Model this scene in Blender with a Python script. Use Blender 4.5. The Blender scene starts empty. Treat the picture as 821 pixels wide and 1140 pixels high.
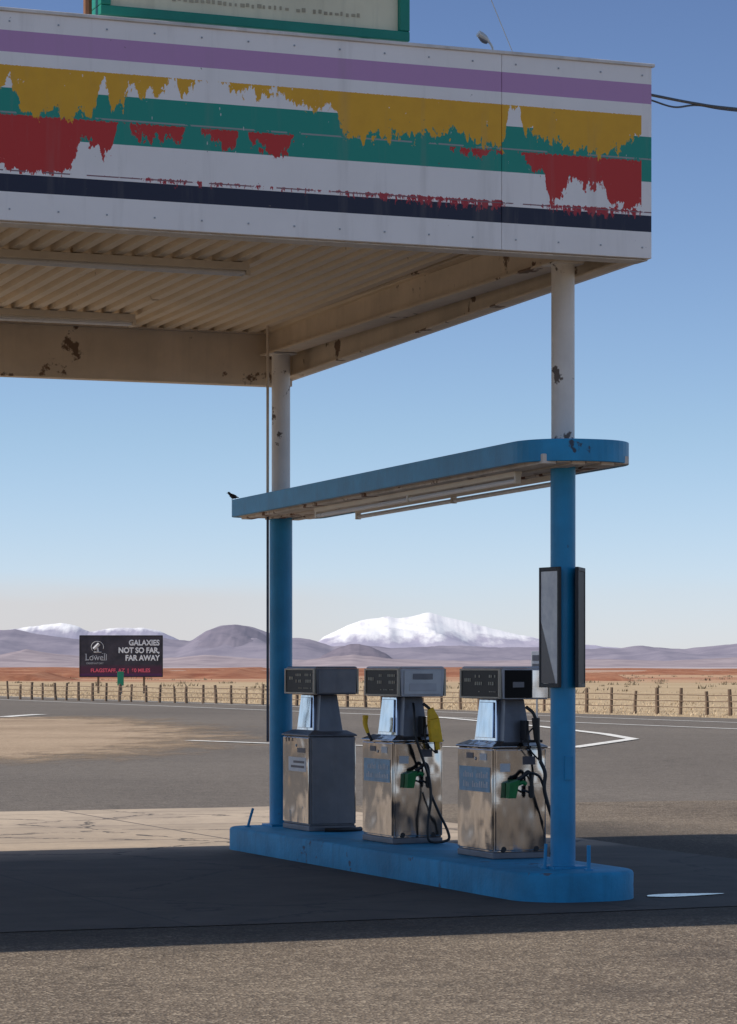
import bpy, bmesh, math, random
from mathutils import Vector, Matrix, noise
random.seed(7)
S=bpy.context.scene
COL=S.collection
# ------------------------------------------------------------------ frame of the filling station
TH=math.radians(21.9)
RX,RY=1.345,19.85          # foot of the near column
def W(s,t,z=0):
    return Vector((RX+math.cos(TH)*s-math.sin(TH)*t, RY+math.sin(TH)*s+math.cos(TH)*t, z))
# ------------------------------------------------------------------ node helpers
class NT:
    def __init__(self,name):
        self.m=bpy.data.materials.new(name); self.m.use_nodes=True
        self.t=self.m.node_tree; self.n=self.t.nodes; self.l=self.t.links
        self.b=self.n['Principled BSDF']
        self.tc=self.n.new('ShaderNodeTexCoord')
    def _in(self,sock,v):
        if hasattr(v,'is_output'): self.l.new(v,sock)
        else: sock.default_value=v
    def math(self,op,a,b=0.0,c=None,clamp=False):
        n=self.n.new('ShaderNodeMath'); n.operation=op; n.use_clamp=clamp
        self._in(n.inputs[0],a); self._in(n.inputs[1],b)
        if c is not None: self._in(n.inputs[2],c)
        return n.outputs[0]
    def mapping(self,vec,scale=(1,1,1),loc=(0,0,0)):
        n=self.n.new('ShaderNodeMapping'); self.l.new(vec,n.inputs[0])
        n.inputs['Scale'].default_value=scale; n.inputs['Location'].default_value=loc
        return n.outputs[0]
    def noise(self,scale,vec=None,detail=6,rough=.6):
        n=self.n.new('ShaderNodeTexNoise'); n.inputs['Scale'].default_value=scale
        n.inputs['Detail'].default_value=detail; n.inputs['Roughness'].default_value=rough
        self.l.new(vec if vec else self.tc.outputs['Object'],n.inputs['Vector'])
        return n.outputs['Fac']
    def voro(self,scale,vec=None,feat='F1',out='Distance'):
        n=self.n.new('ShaderNodeTexVoronoi'); n.feature=feat; n.inputs['Scale'].default_value=scale
        self.l.new(vec if vec else self.tc.outputs['Object'],n.inputs['Vector'])
        return n.outputs[out]
    def ramp(self,f,lo,hi,a=0,b=1):
        n=self.n.new('ShaderNodeMapRange'); n.inputs[1].default_value=lo; n.inputs[2].default_value=hi
        n.inputs[3].default_value=a; n.inputs[4].default_value=b
        self.l.new(f,n.inputs[0]); return n.outputs[0]
    def mix(self,f,a,b,mode='MIX'):
        n=self.n.new('ShaderNodeMix'); n.data_type='RGBA'; n.blend_type=mode
        self._in(n.inputs[0],f)
        for i,v in ((6,a),(7,b)):
            if hasattr(v,'is_output'): self.l.new(v,n.inputs[i])
            else: n.inputs[i].default_value=(*v[:3],1)
        return n.outputs[2]
    def xyz(self,vec=None):
        n=self.n.new('ShaderNodeSeparateXYZ'); self.l.new(vec if vec else self.tc.outputs['Object'],n.inputs[0]); return n.outputs
    def color(self,c):
        if hasattr(c,'is_output'): self.l.new(c,self.b.inputs['Base Color'])
        else: self.b.inputs['Base Color'].default_value=(*c[:3],1)
    def bump(self,h,strength=.3,dist=.01):
        n=self.n.new('ShaderNodeBump'); n.inputs['Strength'].default_value=strength; n.inputs['Distance'].default_value=dist
        self.l.new(h,n.inputs['Height']); self.l.new(n.outputs[0],self.b.inputs['Normal'])
    def rough(self,r): self._in(self.b.inputs['Roughness'],r)
    def metal(self,r): self._in(self.b.inputs['Metallic'],r)
def sc(c,k): return tuple(min(1,x*k) for x in c)
def basic(name,col,rough=.55,metal=0,var=.2,vs=2.5,bump=0,bs=40,rust=0,rustcol=(.09,.045,.025),rs=3.0,streak=0):
    M=NT(name)
    c=M.mix(M.ramp(M.noise(vs),.3,.7),sc(col,1-var),sc(col,1+var*.6))
    if streak:
        st=M.noise(1.0,M.mapping(M.tc.outputs['Object'],(14,14,1.2)),4)
        c=M.mix(M.math('MULTIPLY',M.ramp(st,.5,.75),streak),c,sc(col,.45))
    r=rough
    if rust:
        n=M.noise(rs,None,8,.62)
        f=M.ramp(n,rust,rust+.025); c=M.mix(f,c,rustcol)
        r=M.math('MULTIPLY_ADD',f,.35,rough,clamp=True)
    M.color(c); M.rough(r if rust else M.ramp(M.noise(vs*3),.2,.8,max(0,rough-.08),min(1,rough+.12)))
    M.metal(metal)
    if bump: M.bump(M.noise(bs),bump,.01)
    return M.m
# ------------------------------------------------------------------ mesh helpers
def new_obj(name,bm,mats,parent=None,loc=None,rot=None,smooth=False,bevel=0,seg=2,coll=True):
    me=bpy.data.meshes.new(name)
    bmesh.ops.recalc_face_normals(bm,faces=bm.faces[:])
    bm.to_mesh(me); bm.free()
    if not isinstance(mats,(list,tuple)): mats=[mats]
    for m in mats: me.materials.append(m)
    if smooth:
        me.polygons.foreach_set('use_smooth',[True]*len(me.polygons))
        try: me.set_sharp_from_angle(angle=math.radians(40))
        except Exception: pass
    ob=bpy.data.objects.new(name,me); COL.objects.link(ob)
    if parent: ob.parent=parent
    if loc is not None: ob.location=loc
    if rot is not None: ob.rotation_euler=rot
    if bevel:
        b=ob.modifiers.new('bevel','BEVEL'); b.width=bevel; b.segments=seg; b.limit_method='ANGLE'; b.angle_limit=math.radians(35)
    return ob
def empty(name,loc=(0,0,0),rot=(0,0,0)):
    e=bpy.data.objects.new(name,None); COL.objects.link(e); e.location=loc; e.rotation_euler=rot; e.empty_display_size=.2
    return e
def tag(o,label=None,cat=None,group=None,kind=None):
    if label: o['label']=label
    if cat: o['category']=cat
    if group: o['group']=group
    if kind: o['kind']=kind
def box(bm,x0,x1,y0,y1,z0,z1,mi=0,M=None):
    vs=[bm.verts.new((x,y,z)) for z in (z0,z1) for x,y in ((x0,y0),(x1,y0),(x1,y1),(x0,y1))]
    fs=[(0,3,2,1),(4,5,6,7),(0,1,5,4),(1,2,6,5),(2,3,7,6),(3,0,4,7)]
    for f in fs:
        fa=bm.faces.new([vs[i] for i in f]); fa.material_index=mi
    if M: 
        for v in vs: v.co=M@v.co
    return vs
def hexa(bm,pts,mi=0):
    vs=[bm.verts.new(p) for p in pts]
    for f in [(0,3,2,1),(4,5,6,7),(0,1,5,4),(1,2,6,5),(2,3,7,6),(3,0,4,7)]:
        bm.faces.new([vs[i] for i in f]).material_index=mi
def frustum(bm,bx,by,z0,tx,ty,z1,mi=0):
    hexa(bm,[(bx[0],by[0],z0),(bx[1],by[0],z0),(bx[1],by[1],z0),(bx[0],by[1],z0),(tx[0],ty[0],z1),(tx[1],ty[0],z1),(tx[1],ty[1],z1),(tx[0],ty[1],z1)],mi)
def catmull(P,n=8):
    P=[Vector(p) for p in P]; out=[]
    Q=[P[0]*2-P[1]]+P+[P[-1]*2-P[-2]]
    for i in range(1,len(Q)-2):
        for k in range(n):
            t=k/n; a,b,c,d=Q[i-1:i+3]
            out.append(.5*((2*b)+(c-a)*t+(2*a-5*b+4*c-d)*t*t+(3*b-a-3*c+d)*t**3))
    out.append(P[-1]); return out
def tube(bm,pts,r,sides=10,mi=0,curve=True,n=8):
    P=catmull(pts,n) if curve and len(pts)>2 else [Vector(p) for p in pts]
    R=r if callable(r) else (lambda f:r)
    rings=[]; up=None
    for i,p in enumerate(P):
        d=(P[min(i+1,len(P)-1)]-P[max(i-1,0)]).normalized()
        if up is None: up=d.orthogonal().normalized()
        up=(up-d*up.dot(d)).normalized(); w=d.cross(up); rr=R(i/(len(P)-1))
        rings.append([bm.verts.new(p+(up*math.cos(a)+w*math.sin(a))*rr) for a in [2*math.pi*k/sides for k in range(sides)]])
    for a,b in zip(rings,rings[1:]):
        for k in range(sides):
            bm.faces.new((a[k],a[(k+1)%sides],b[(k+1)%sides],b[k])).material_index=mi
    bm.faces.new(rings[0][::-1]).material_index=mi; bm.faces.new(rings[-1]).material_index=mi
def rrect(x0,x1,y0,y1,rad,n=10):
    pts=[]
    for (cx,cy,a0),r in zip([(x1,y1,0),(x0,y1,90),(x0,y0,180),(x1,y0,270)],rad):
        ccx=cx-r if cx==x1 else cx+r; ccy=cy-r if cy==y1 else cy+r
        for k in range(n+1):
            a=math.radians(a0+90*k/n); pts.append((ccx+r*math.cos(a),ccy+r*math.sin(a)))
    return pts
def prism(bm,pts,z0,z1,mside=0,mtop=0,mbot=0,slope=0.0):
    zf=lambda p,z:z-slope*p[1]
    a=[bm.verts.new((p[0],p[1],zf(p,z0))) for p in pts]; b=[bm.verts.new((p[0],p[1],zf(p,z1))) for p in pts]
    n=len(pts)
    for i in range(n): bm.faces.new((a[i],a[(i+1)%n],b[(i+1)%n],b[i])).material_index=mside
    bm.faces.new(b).material_index=mtop; bm.faces.new(a[::-1]).material_index=mbot
def text_mesh(name,txt,size,mat,parent,loc,rot,align='LEFT',bold=0.0,sx=1.0):
    c=bpy.data.curves.new(name,'FONT'); c.body=txt; c.size=size; c.align_x=align; c.offset=bold; c.extrude=.004*size*4
    tmp=bpy.data.objects.new('tmp_text',c); COL.objects.link(tmp)
    dg=bpy.context.evaluated_depsgraph_get()
    me=bpy.data.meshes.new_from_object(tmp.evaluated_get(dg)); bpy.data.objects.remove(tmp)
    me.materials.clear(); me.materials.append(mat); me.name=name
    o=bpy.data.objects.new(name,me); COL.objects.link(o); o.parent=parent; o.location=loc; o.rotation_euler=rot; o.scale=(sx,1,1)
    return o
# ------------------------------------------------------------------ materials
m_white=basic('white_column_paint',(.80,.75,.68),.5,0,.12,3,.15,60,rust=.60,rs=5,rustcol=(.16,.13,.11),streak=.1)
m_blue=basic('blue_paint',(.006,.26,.50),.42,0,.2,3,.2,50,rust=.68,rs=5,rustcol=(.05,.07,.10),streak=.22)
m_bluek=basic('blue_kerb_paint',(.012,.26,.48),.6,0,.32,2.2,.5,30,rust=.64,rs=3.5,rustcol=(.10,.13,.17),streak=.4)
m_tan=basic('aged_cream_steel',(.74,.61,.46),.6,0,.16,2,.1,40,rust=.615,rs=2.6,rustcol=(.20,.13,.085),streak=.12)
m_deck=basic('aged_cream_deck',(.84,.70,.52),.6,0,.10,1.3,0,30,rust=.66,rs=2.5,rustcol=(.40,.29,.19))
m_under=basic('shelf_underside_paint',(.74,.64,.54),.6,0,.3,3,.1,30,rust=.575,rs=3,rustcol=(.22,.11,.07),streak=.35)
m_fixt=basic('fixture_enamel',(.80,.70,.56),.4,0,.12,3)
m_tube=basic('fluorescent_tube',(.8,.8,.8),.3,0,.05,3)
m_black=basic('black_rubber',(.012,.012,.013),.45,0,.2,8)
m_blackm=basic('black_metal_frame',(.015,.015,.017),.5,.0,.2,8)
m_galv=basic('galvanised_trim',(.35,.36,.37),.4,.7,.2,6)
m_trim=basic('white_edge_trim',(.68,.64,.60),.5,0,.25,3,streak=.3)
def steel(name,col,rough,dist=.03,dark=.62):
    M=NT(name); o=M.tc.outputs['Object']
    br=M.noise(1,M.mapping(o,(6,6,220)),3); sm=M.noise(3.4,M.mapping(o,(1.3,1.0,.55)),2,.4)
    gr=M.noise(1,M.mapping(o,(9,9,2.0)),6,.65)
    c=M.mix(M.ramp(gr,.42,.78),col,sc(col,dark)); M.color(c); M.metal(1.0)
    M.rough(M.math('MULTIPLY_ADD',M.ramp(gr,.4,.75),.12,rough))
    h=M.math('MULTIPLY_ADD',sm,1.0,M.math('MULTIPLY',br,.003)); M.bump(h,.9,dist); return M.m
m_steel=steel('dented_stainless_steel',(.56,.55,.545),.07,.034,.55)
m_steel2=steel('polished_neck_steel',(.70,.72,.76),.10,.012)
m_greyp=basic('grey_pump_paint',(.17,.17,.185),.35,.4,.2,3,.1,20,streak=.3)
m_cream=basic('cream_plastic',(.50,.43,.32),.5,0,.15,5)
m_wplas=basic('pale_grey_plastic',(.50,.50,.52),.35,0,.15,5)
M=NT('dark_display_glass'); M.color((.008,.008,.009)); M.rough(.4); M.b.inputs['Specular IOR Level'].default_value=.12; m_glass=M.m
m_digit=basic('display_digits',(.42,.38,.28),.5,0,.05,5)
m_lblue=basic('pale_blue_decal',(.16,.33,.46),.4,0,.3,12)
m_lwhite=basic('white_decal',(.60,.60,.60),.5,0,.1,10)
m_ldark=basic('dark_decal',(.10,.09,.10),.5,0,.1,10)
m_yell=basic('yellow_nozzle_vinyl',(.90,.52,.01),.5,0,.2,14,.3,30)
m_green=basic('green_nozzle_plastic',(.006,.20,.045),.4,0,.25,14)
m_wood=basic('weathered_fence_wood',(.20,.135,.09),.85,0,.35,4)
m_signgreen=basic('green_sign_frame',(.005,.22,.15),.45,0,.15,4)
m_signcream=basic('cream_sign_panel',(.74,.68,.48),.5,0,.15,1.2,streak=.25)
m_brownpost=basic('rusty_post',(.20,.09,.045),.8,0,.4,5)
m_lgreen=basic('highway_green',(.01,.22,.12),.5,0,.1,5)
m_conduit=basic('grey_conduit',(.07,.08,.11),.5,.2,.2,5)
m_lampm=basic('pale_lamp_metal',(.62,.62,.60),.35,.3,.2,8)

def fascia_mat():
    M=NT('peeling_striped_fascia_paint'); x,y,z=M.xyz()[:3]
    o=M.tc.outputs['Object']
    v=M.math('DIVIDE',M.math('SUBTRACT',5.61,z),1.28)
    f=M.math('DIVIDE',M.math('ADD',x,4.2),4.473,clamp=True)
    def F(px): # image pixel column -> position along the panel
        k=(px-410.5)/3195; s=(k*19.108-1.643)/(.928-.373*k); return (s+4.2)/4.473
    def curve(pts):
        n=M.n.new('ShaderNodeFloatCurve'); c=n.mapping.curves[0]; P=c.points
        P[0].location=(0,pts[0][1]); P[1].location=(1,pts[-1][1])
        for a,b in pts[1:-1]: P.new(min(.999,max(.001,F(a))),b)
        for p in P: p.handle_type='VECTOR'
        n.mapping.update(); M.l.new(f,n.inputs['Value']); return n.outputs[0]
    ye=curve([(0,.34),(18,.35),(22,.46),(45,.49),(60,.46),(80,.49),(100,.48),(108,.40),(112,.30),(118,.30),(124,.42),(138,.40),(143,.29),(150,.33),(180,.35),(186,.27),(198,.27),(202,.34),(214,.32),(218,.24),(248,.24),(254,.29),(300,.30),(306,.28),(316,.32),(340,.33),(372,.34),(380,.45),(392,.495),(430,.46),(455,.45),(500,.42),(520,.43),(548,.48),(562,.47),(567,.27),(578,.27),(584,.41),(610,.40),(640,.46),(670,.48),(690,.42),(712,.36),(725,.3)])
    re=curve([(0,.74),(30,.77),(78,.76),(88,.60),(100,.60),(112,.66),(126,.64),(134,.47),(142,.50),(150,.56),(200,.56),(208,.47),(222,.47),(228,.55),(262,.56),(266,.46),(274,.46),(280,.56),(320,.58),(330,.46),(350,.44),(495,.44),(505,.50),(555,.52),(562,.46),(580,.50),(588,.56),(606,.60),(612,.74),(628,.72),(634,.60),(646,.64),(652,.66),(670,.62),(680,.74),(700,.76),(712,.70),(725,.7)])
    drip=M.noise(1,M.mapping(o,(18,1,5)),8,.66)
    fine=M.noise(60,None,3,.6)
    cell=M.xyz(M.voro(34,M.mapping(o,(1,1,.6)),'F1','Color'))[0]
    dd=M.math('MULTIPLY_ADD',M.math('SUBTRACT',drip,.5),.25,M.math('MULTIPLY',M.math('SUBTRACT',fine,.5),.04))
    dd=M.math('MULTIPLY_ADD',M.math('SUBTRACT',cell,.5),.040,dd)
    def band(a,b): return M.math('MULTIPLY',M.math('GREATER_THAN',v,a),M.math('LESS_THAN',v,b))
    white=(.90,.85,.81)
    c=M.mix(M.ramp(M.noise(2.2),.3,.7),sc(white,.93),white)
    c=M.mix(band(.09,.193),c,(.50,.27,.48))
    c=M.mix(band(.365,.60),c,(.006,.28,.205))
    ln=M.math('MULTIPLY',band(.478,.486),M.math('GREATER_THAN',M.noise(3),.5))
    c=M.mix(ln,c,(.30,.32,.30))
    notedge=M.math('LESS_THAN',x,.195)
    ge=M.math('MULTIPLY',band(.36,.60),M.math('GREATER_THAN',M.noise(1,M.mapping(o,(20,1,7),(3,0,0)),6,.65),.685))
    c=M.mix(ge,c,(.68,.64,.60))
    c=M.mix(band(.777,.862),c,(.007,.008,.032))
    rm=M.math('MULTIPLY',M.math('MULTIPLY',M.math('GREATER_THAN',v,M.math('MULTIPLY_ADD',M.math('SUBTRACT',fine,.5),.04,.492)),M.math('LESS_THAN',v,M.math('ADD',re,dd))),notedge)
    rm=M.math('MULTIPLY',rm,M.math('LESS_THAN',v,.775))
    hole=M.math('LESS_THAN',M.noise(1,M.mapping(o,(22,1,14),(5,0,2)),6,.7),.68)
    rm=M.math('MULTIPLY',rm,hole)
    c=M.mix(rm,c,(.54,.022,.014))
    fr=curve([(0,.30),(95,.36),(180,.62),(330,.58),(400,.66),(470,.80),(560,.80),(566,.3),(600,.55),(640,.8),(712,.8),(725,.2)])
    w=M.math('MULTIPLY',M.math('SUBTRACT',M.math('ADD',fr,M.math('MULTIPLY',M.math('SUBTRACT',M.noise(1,M.mapping(o,(34,1,12),(9,0,0)),6,.75),.5),1.8)),.60),.13)
    dv=M.math('SUBTRACT',v,.757)
    lo=M.math('MULTIPLY',M.math('LESS_THAN',dv,w),M.math('GREATER_THAN',dv,M.math('MULTIPLY',w,-.25)))
    lo=M.math('MULTIPLY',lo,notedge); c=M.mix(lo,c,(.42,.02,.03))
    hair=M.math('MULTIPLY',band(.757,.763),M.math('GREATER_THAN',M.noise(5),.47)); c=M.mix(hair,c,(.25,.12,.13))
    ym=M.math('MULTIPLY',M.math('MULTIPLY',M.math('GREATER_THAN',v,M.math('MULTIPLY_ADD',M.math('SUBTRACT',fine,.5),.012,.256)),M.math('LESS_THAN',v,M.math('ADD',ye,dd))),notedge)
    ym=M.math('MULTIPLY',ym,hole)
    c=M.mix(ym,c,M.mix(M.noise(9),(.66,.32,.006),(.82,.43,.01)))
    st=M.ramp(M.noise(1,M.mapping(o,(9,1,.8)),4),.55,.8,0,.22); c=M.mix(st,c,(.28,.24,.2))
    sp=M.math('GREATER_THAN',M.noise(26,None,2),.765); c=M.mix(M.math('MULTIPLY',sp,.7),c,(.12,.10,.09))
    M.color(c); M.rough(.42)
    M.bump(M.math('ADD',M.math('MULTIPLY',M.math('ADD',ym,rm),.5),M.noise(1.3)),.35,.012)
    return M.m
m_fascia=fascia_mat()

# ------------------------------------------------------------------ ground materials
def asphalt_color(M,a,b,speck,patch):
    big=M.ramp(M.noise(patch,None,5,.6),.35,.65); c=M.mix(big,a,b)
    mid=M.ramp(M.noise(4,None,6,.7),.3,.7,.75,1.2)
    n=M.n.new('ShaderNodeVectorMath'); n.operation='SCALE'; M.l.new(c,n.inputs[0]); M.l.new(mid,n.inputs['Scale']); c=n.outputs[0]
    v=M.voro(60,None,'F1','Color'); vx=M.xyz(v)[0]
    c=M.mix(M.math('MULTIPLY',M.math('GREATER_THAN',vx,.82),.55),c,speck)
    c=M.mix(M.math('MULTIPLY',M.math('LESS_THAN',vx,.2),.5),c,sc(a,.35))
    return c
def asphalt(name,a,b,speck=(.25,.22,.2),hi=.09,patch=.35,shade_and_stain=False):
    M=NT(name); o=M.tc.outputs['Object']; c=asphalt_color(M,a,b,speck,patch)
    cr=M.voro(.2,M.mapping(o,(1,1.4,1)),'DISTANCE_TO_EDGE'); 
    wob=M.math('ADD',cr,M.math('MULTIPLY',M.math('SUBTRACT',M.noise(2.5),.5),.12))
    ck=M.math('LESS_THAN',M.math('ABSOLUTE',wob),.004); c=M.mix(M.math('MULTIPLY',ck,.3),c,sc(a,.4))
    if shade_and_stain:
        x,y,z=M.xyz()[:3]
        painted_shade=M.math('MULTIPLY',M.ramp(M.math('MULTIPLY_ADD',M.math('SUBTRACT',M.noise(.7,None,6),.5),2.2,y),-2.7,-1.7,0,1),M.ramp(y,8,10,1,0))  # canopy's cast shade painted dark into the asphalt beneath it
        painted_shade=M.math('MULTIPLY',painted_shade,M.ramp(x,3.6,5.2,.75,0)); c=M.mix(painted_shade,c,(.045,.038,.033))
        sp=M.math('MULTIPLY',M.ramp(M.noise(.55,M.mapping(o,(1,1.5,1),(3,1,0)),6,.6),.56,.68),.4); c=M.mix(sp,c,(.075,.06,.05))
    M.color(c); M.rough(.9); M.b.inputs['Specular IOR Level'].default_value=.25
    M.bump(M.math('ADD',M.voro(60),M.math('MULTIPLY',M.noise(14),.8)),hi*6,.02); return M.m
m_asph=asphalt('old_forecourt_asphalt',(.135,.104,.078),(.205,.162,.120),(.44,.36,.27),shade_and_stain=True)
m_road=asphalt('highway_asphalt',(.125,.106,.090),(.170,.145,.122),(.26,.22,.18),.05,.08)
def concrete():
    M=NT('stained_concrete'); o=M.tc.outputs['Object']
    br=M.n.new('ShaderNodeTexBrick'); M.l.new(o,br.inputs['Vector']); br.offset=0; 
    br.inputs['Scale'].default_value=1; br.inputs['Brick Width'].default_value=3.1; br.inputs['Row Height'].default_value=2.4
    br.inputs['Mortar Size'].default_value=.018; br.inputs['Mortar Smooth'].default_value=.3
    br.inputs['Color1'].default_value=(.40,.315,.23,1); br.inputs['Color2'].default_value=(.48,.38,.28,1); br.inputs['Mortar'].default_value=(.05,.04,.035,1)
    st=M.ramp(M.noise(.7,None,7,.65),.42,.72); c=M.mix(M.math('MULTIPLY',st,.55),br.outputs['Color'],(.19,.15,.12))
    c=M.mix(M.math('MULTIPLY',M.ramp(M.noise(9,None,6,.7),.45,.75),.45),c,(.2,.16,.13))
    x,y,z=M.xyz()[:3]
    painted_shade=M.ramp(M.math('MULTIPLY_ADD',M.math('SUBTRACT',M.noise(.6,None,6),.5),2.5,y),4.8,6.6,.92,0)  # pad darkened toward the pumps: canopy shadow put into the colour
    c=M.mix(painted_shade,c,M.mix(M.ramp(M.noise(1.6,None,7,.65),.4,.65),(.028,.024,.021),(.055,.046,.040)))
    cr=M.voro(.45,None,'DISTANCE_TO_EDGE'); ck=M.math('LESS_THAN',M.math('ABSOLUTE',M.math('ADD',cr,M.math('MULTIPLY',M.math('SUBTRACT',M.noise(3),.5),.14))),.007)
    c=M.mix(M.math('MULTIPLY',ck,.8),c,(.03,.025,.022))
    M.color(c); M.rough(.85); M.bump(M.noise(25),.4,.01); return M.m
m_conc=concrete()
def plain():
    M=NT('dry_high_desert_ground'); o=M.tc.outputs['Object']; x,y,z=M.xyz()[:3]
    g=M.mix(M.ramp(M.noise(.12,M.mapping(o,(.5,1,1)),8,.65),.35,.65),(.37,.27,.165),(.49,.375,.24))
    g=M.mix(M.math('MULTIPLY',M.ramp(M.noise(1.2,None,6,.7),.55,.7),.25),g,(.26,.19,.12))
    red=M.mix(M.ramp(M.noise(.03,M.mapping(o,(.3,1,1)),8,.7),.38,.62),(.30,.11,.065),(.50,.35,.22))
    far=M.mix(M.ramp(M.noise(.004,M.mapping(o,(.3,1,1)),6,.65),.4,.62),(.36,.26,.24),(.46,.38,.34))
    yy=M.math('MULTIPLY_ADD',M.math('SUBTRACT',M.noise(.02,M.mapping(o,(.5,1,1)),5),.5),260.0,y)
    c=M.mix(M.ramp(yy,255,320),g,red); c=M.mix(M.ramp(y,650,1500),c,far); c=M.mix(M.ramp(y,1500,5000),c,(.42,.38,.42))  # farthest ground fades to mauve, distance haze put into the colour
    M.color(c); M.rough(1); M.b.inputs['Specular IOR Level'].default_value=.1; M.bump(M.noise(2),.4,.1); return M.m
m_plain=plain()
def earth(name,a,b,scale):
    M=NT(name); M.color(M.mix(M.ramp(M.noise(scale,None,8,.7),.35,.65),a,b)); M.rough(1); M.b.inputs['Specular IOR Level'].default_value=.05
    M.bump(M.noise(scale*2),.6,.5); return M.m
m_bank=earth('red_earth_bank',(.21,.075,.045),(.40,.20,.12),.12)
def paint(name,col,wear=.62):
    M=NT(name); f=M.math('GREATER_THAN',M.noise(5,None,8,.7),wear)
    M.color(M.mix(f,col,(.16,.14,.12))); M.rough(.8); return M.m
m_line=paint('worn_white_road_paint',(.70,.68,.64),.6)

# ------------------------------------------------------------------ ground sheets
def sheet(name,pts,z,mat,local=False,kind='structure'):
    bm=bmesh.new(); f=bm.faces.new([bm.verts.new((p[0],p[1],0)) for p in pts])
    o=new_obj(name,bm,mat)
    o.location=(RX,RY,z) if local else (0,0,z)
    if local: o.rotation_euler=(0,0,TH)
    if kind: o['kind']=kind
    return o
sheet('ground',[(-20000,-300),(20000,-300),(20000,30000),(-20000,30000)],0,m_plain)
e0=Vector((-19.9,155)); e1=Vector((11.3,88)); dr=(e1-e0).normalized(); nr=Vector((-dr.y,dr.x))
if nr.y<0: nr=-nr
def road_edge(off,a,b,n=60,amp=.25):
    P=[]
    for i in range(n+1):
        k=a+(b-a)*i/n; p=e0+dr*k+nr*(off+amp*(noise.noise((k*.3,off,0))))
        P.append((p.x,p.y))
    return P
far_edge=road_edge(0,-260,170,160)
sheet('road',far_edge+[(90,-60),(-140,-60),(-140,300)],.004,m_road)
sheet('forecourt',[(-14,-26.5+0),(30,-26.5),(30,9.5),(4.6,12.6),(-14,12.9),(-40,13.2),(-40,-26.5)],.008,m_asph,True)
def jag(p,q,n,amp,seed):
    p=Vector(p);q=Vector(q);d=(q-p);nn=Vector((-d.y,d.x)).normalized();out=[]
    for i in range(n):
        f=i/n; out.append(tuple(p+d*f+nn*amp*noise.noise((f*n*.35,seed,1.7))))
    return out
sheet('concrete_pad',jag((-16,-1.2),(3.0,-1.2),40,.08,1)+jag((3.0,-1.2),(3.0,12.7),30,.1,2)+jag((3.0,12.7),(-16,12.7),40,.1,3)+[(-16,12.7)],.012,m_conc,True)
# gravel drifted over the asphalt, thinning out at its rim
dp=[(-34,97),(-10.8,94),(-7.0,95),(-3.6,83),(-1.4,69),(-1.0,60),(-1.6,52),(-3.0,47),(-5.6,43.5),(-12,40),(-34,41)]
D=[]
for a,b in zip(dp,dp[1:]+dp[:1]): D+=jag(a,b,8,.8,5)
cen=Vector((-16,66)); bm=bmesh.new()
lay=bm.verts.layers.float_color.new('cover'); rings=[]
for k,val in ((1,0),(.84,.5),(.64,1),(.4,1)):
    R=[]
    for p in D:
        q=cen+(Vector(p)-cen)*k; v=bm.verts.new((q.x,q.y,0)); v[lay]=(val,val,val,1); R.append(v)
    rings.append(R)
nD=len(D)
for A,B in zip(rings,rings[1:]):
    for i in range(nD): bm.faces.new((A[i],A[(i+1)%nD],B[(i+1)%nD],B[i]))
bm.faces.new(rings[-1])
M=NT('gravel_dirt'); at=M.n.new('ShaderNodeAttribute'); at.attribute_name='cover'
c=asphalt_color(M,(.30,.215,.145),(.42,.31,.215),(.54,.43,.31),.2); n1=M.noise(1.1,M.mapping(M.tc.outputs['Object'],(1,.45,1)),8,.7)
al=M.ramp(M.math('ADD',at.outputs['Fac'],M.math('MULTIPLY',M.math('SUBTRACT',n1,.5),1.4)),.25,.80)
M.color(c); M.rough(1); M.b.inputs['Specular IOR Level'].default_value=.1; M.l.new(al,M.b.inputs['Alpha'])
o=new_obj('gravel_patch',bm,M.m); o.location=(0,0,.012); o['kind']='structure'
def stripe(name,pts,w,z=.016):
    bm=bmesh.new(); P=[Vector(p) for p in pts]; L=[];R_=[]
    for i,p in enumerate(P):
        if 0<i<len(P)-1:
            n1=(p-P[i-1]).normalized(); n2=(P[i+1]-p).normalized()
            a=Vector((-n1.y,n1.x)); b=Vector((-n2.y,n2.x)); m=(a+b).normalized(); n=m*(w/2)/max(.35,m.dot(a))
        else:
            d=(P[min(i+1,len(P)-1)]-P[max(i-1,0)]).normalized(); n=Vector((-d.y,d.x))*w/2
        L.append(bm.verts.new((*(p+n),0))); R_.append(bm.verts.new((*(p-n),0)))
    for i in range(len(P)-1): bm.faces.new((L[i],L[i+1],R_[i+1],R_[i]))
    o=new_obj(name,bm,m_line); o.location=(0,0,z); o['kind']='structure'; return o
def G(b,dep):
    return (b/3195*dep,dep)
l0=Vector(G(-262,119)); l1=Vector(G(410,73)); ld=(l1-l0).normalized()
stripe('road_edge_line',[tuple(l0+ld*k) for k in range(-60,120,6)],.22)
l2=l0+Vector((2.2,5.5)); stripe('road_centre_line',[tuple(l2+ld*k) for k in range(-60,120,6)],.18)
pts=[G(-200,61.5),G(-110,59.2),G(0,57.4),G(120,56.2),G(228,56.2),G(294,62.8),G(262,67.5),G(190,76),G(90,88),G(20,96)]
stripe('junction_island_line',pts,.30,.020)
stripe('road_arrow_marking',[G(-408,90),G(-385,93),G(-365,95)],.5,.020)
bm=bmesh.new()
pp=[(.50,-.30),(.56,-.20),(.72,-.15),(.9,-.18),(1.12,-.26),(.95,-.33),(.75,-.38),(.6,-.38)]
bm.faces.new([bm.verts.new((p.x,p.y,0)) for p in catmull([(a,b,0) for a,b in pp+[pp[0]]],5)[:-1]])
pud=new_obj('water_puddle',bm,basic('wet_film',(.40,.43,.46),.12,0,.1,4),None,(RX,RY,.018),(0,0,TH)); pud['kind']='structure'  # pale base colour stands in for sky reflected in the water

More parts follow.
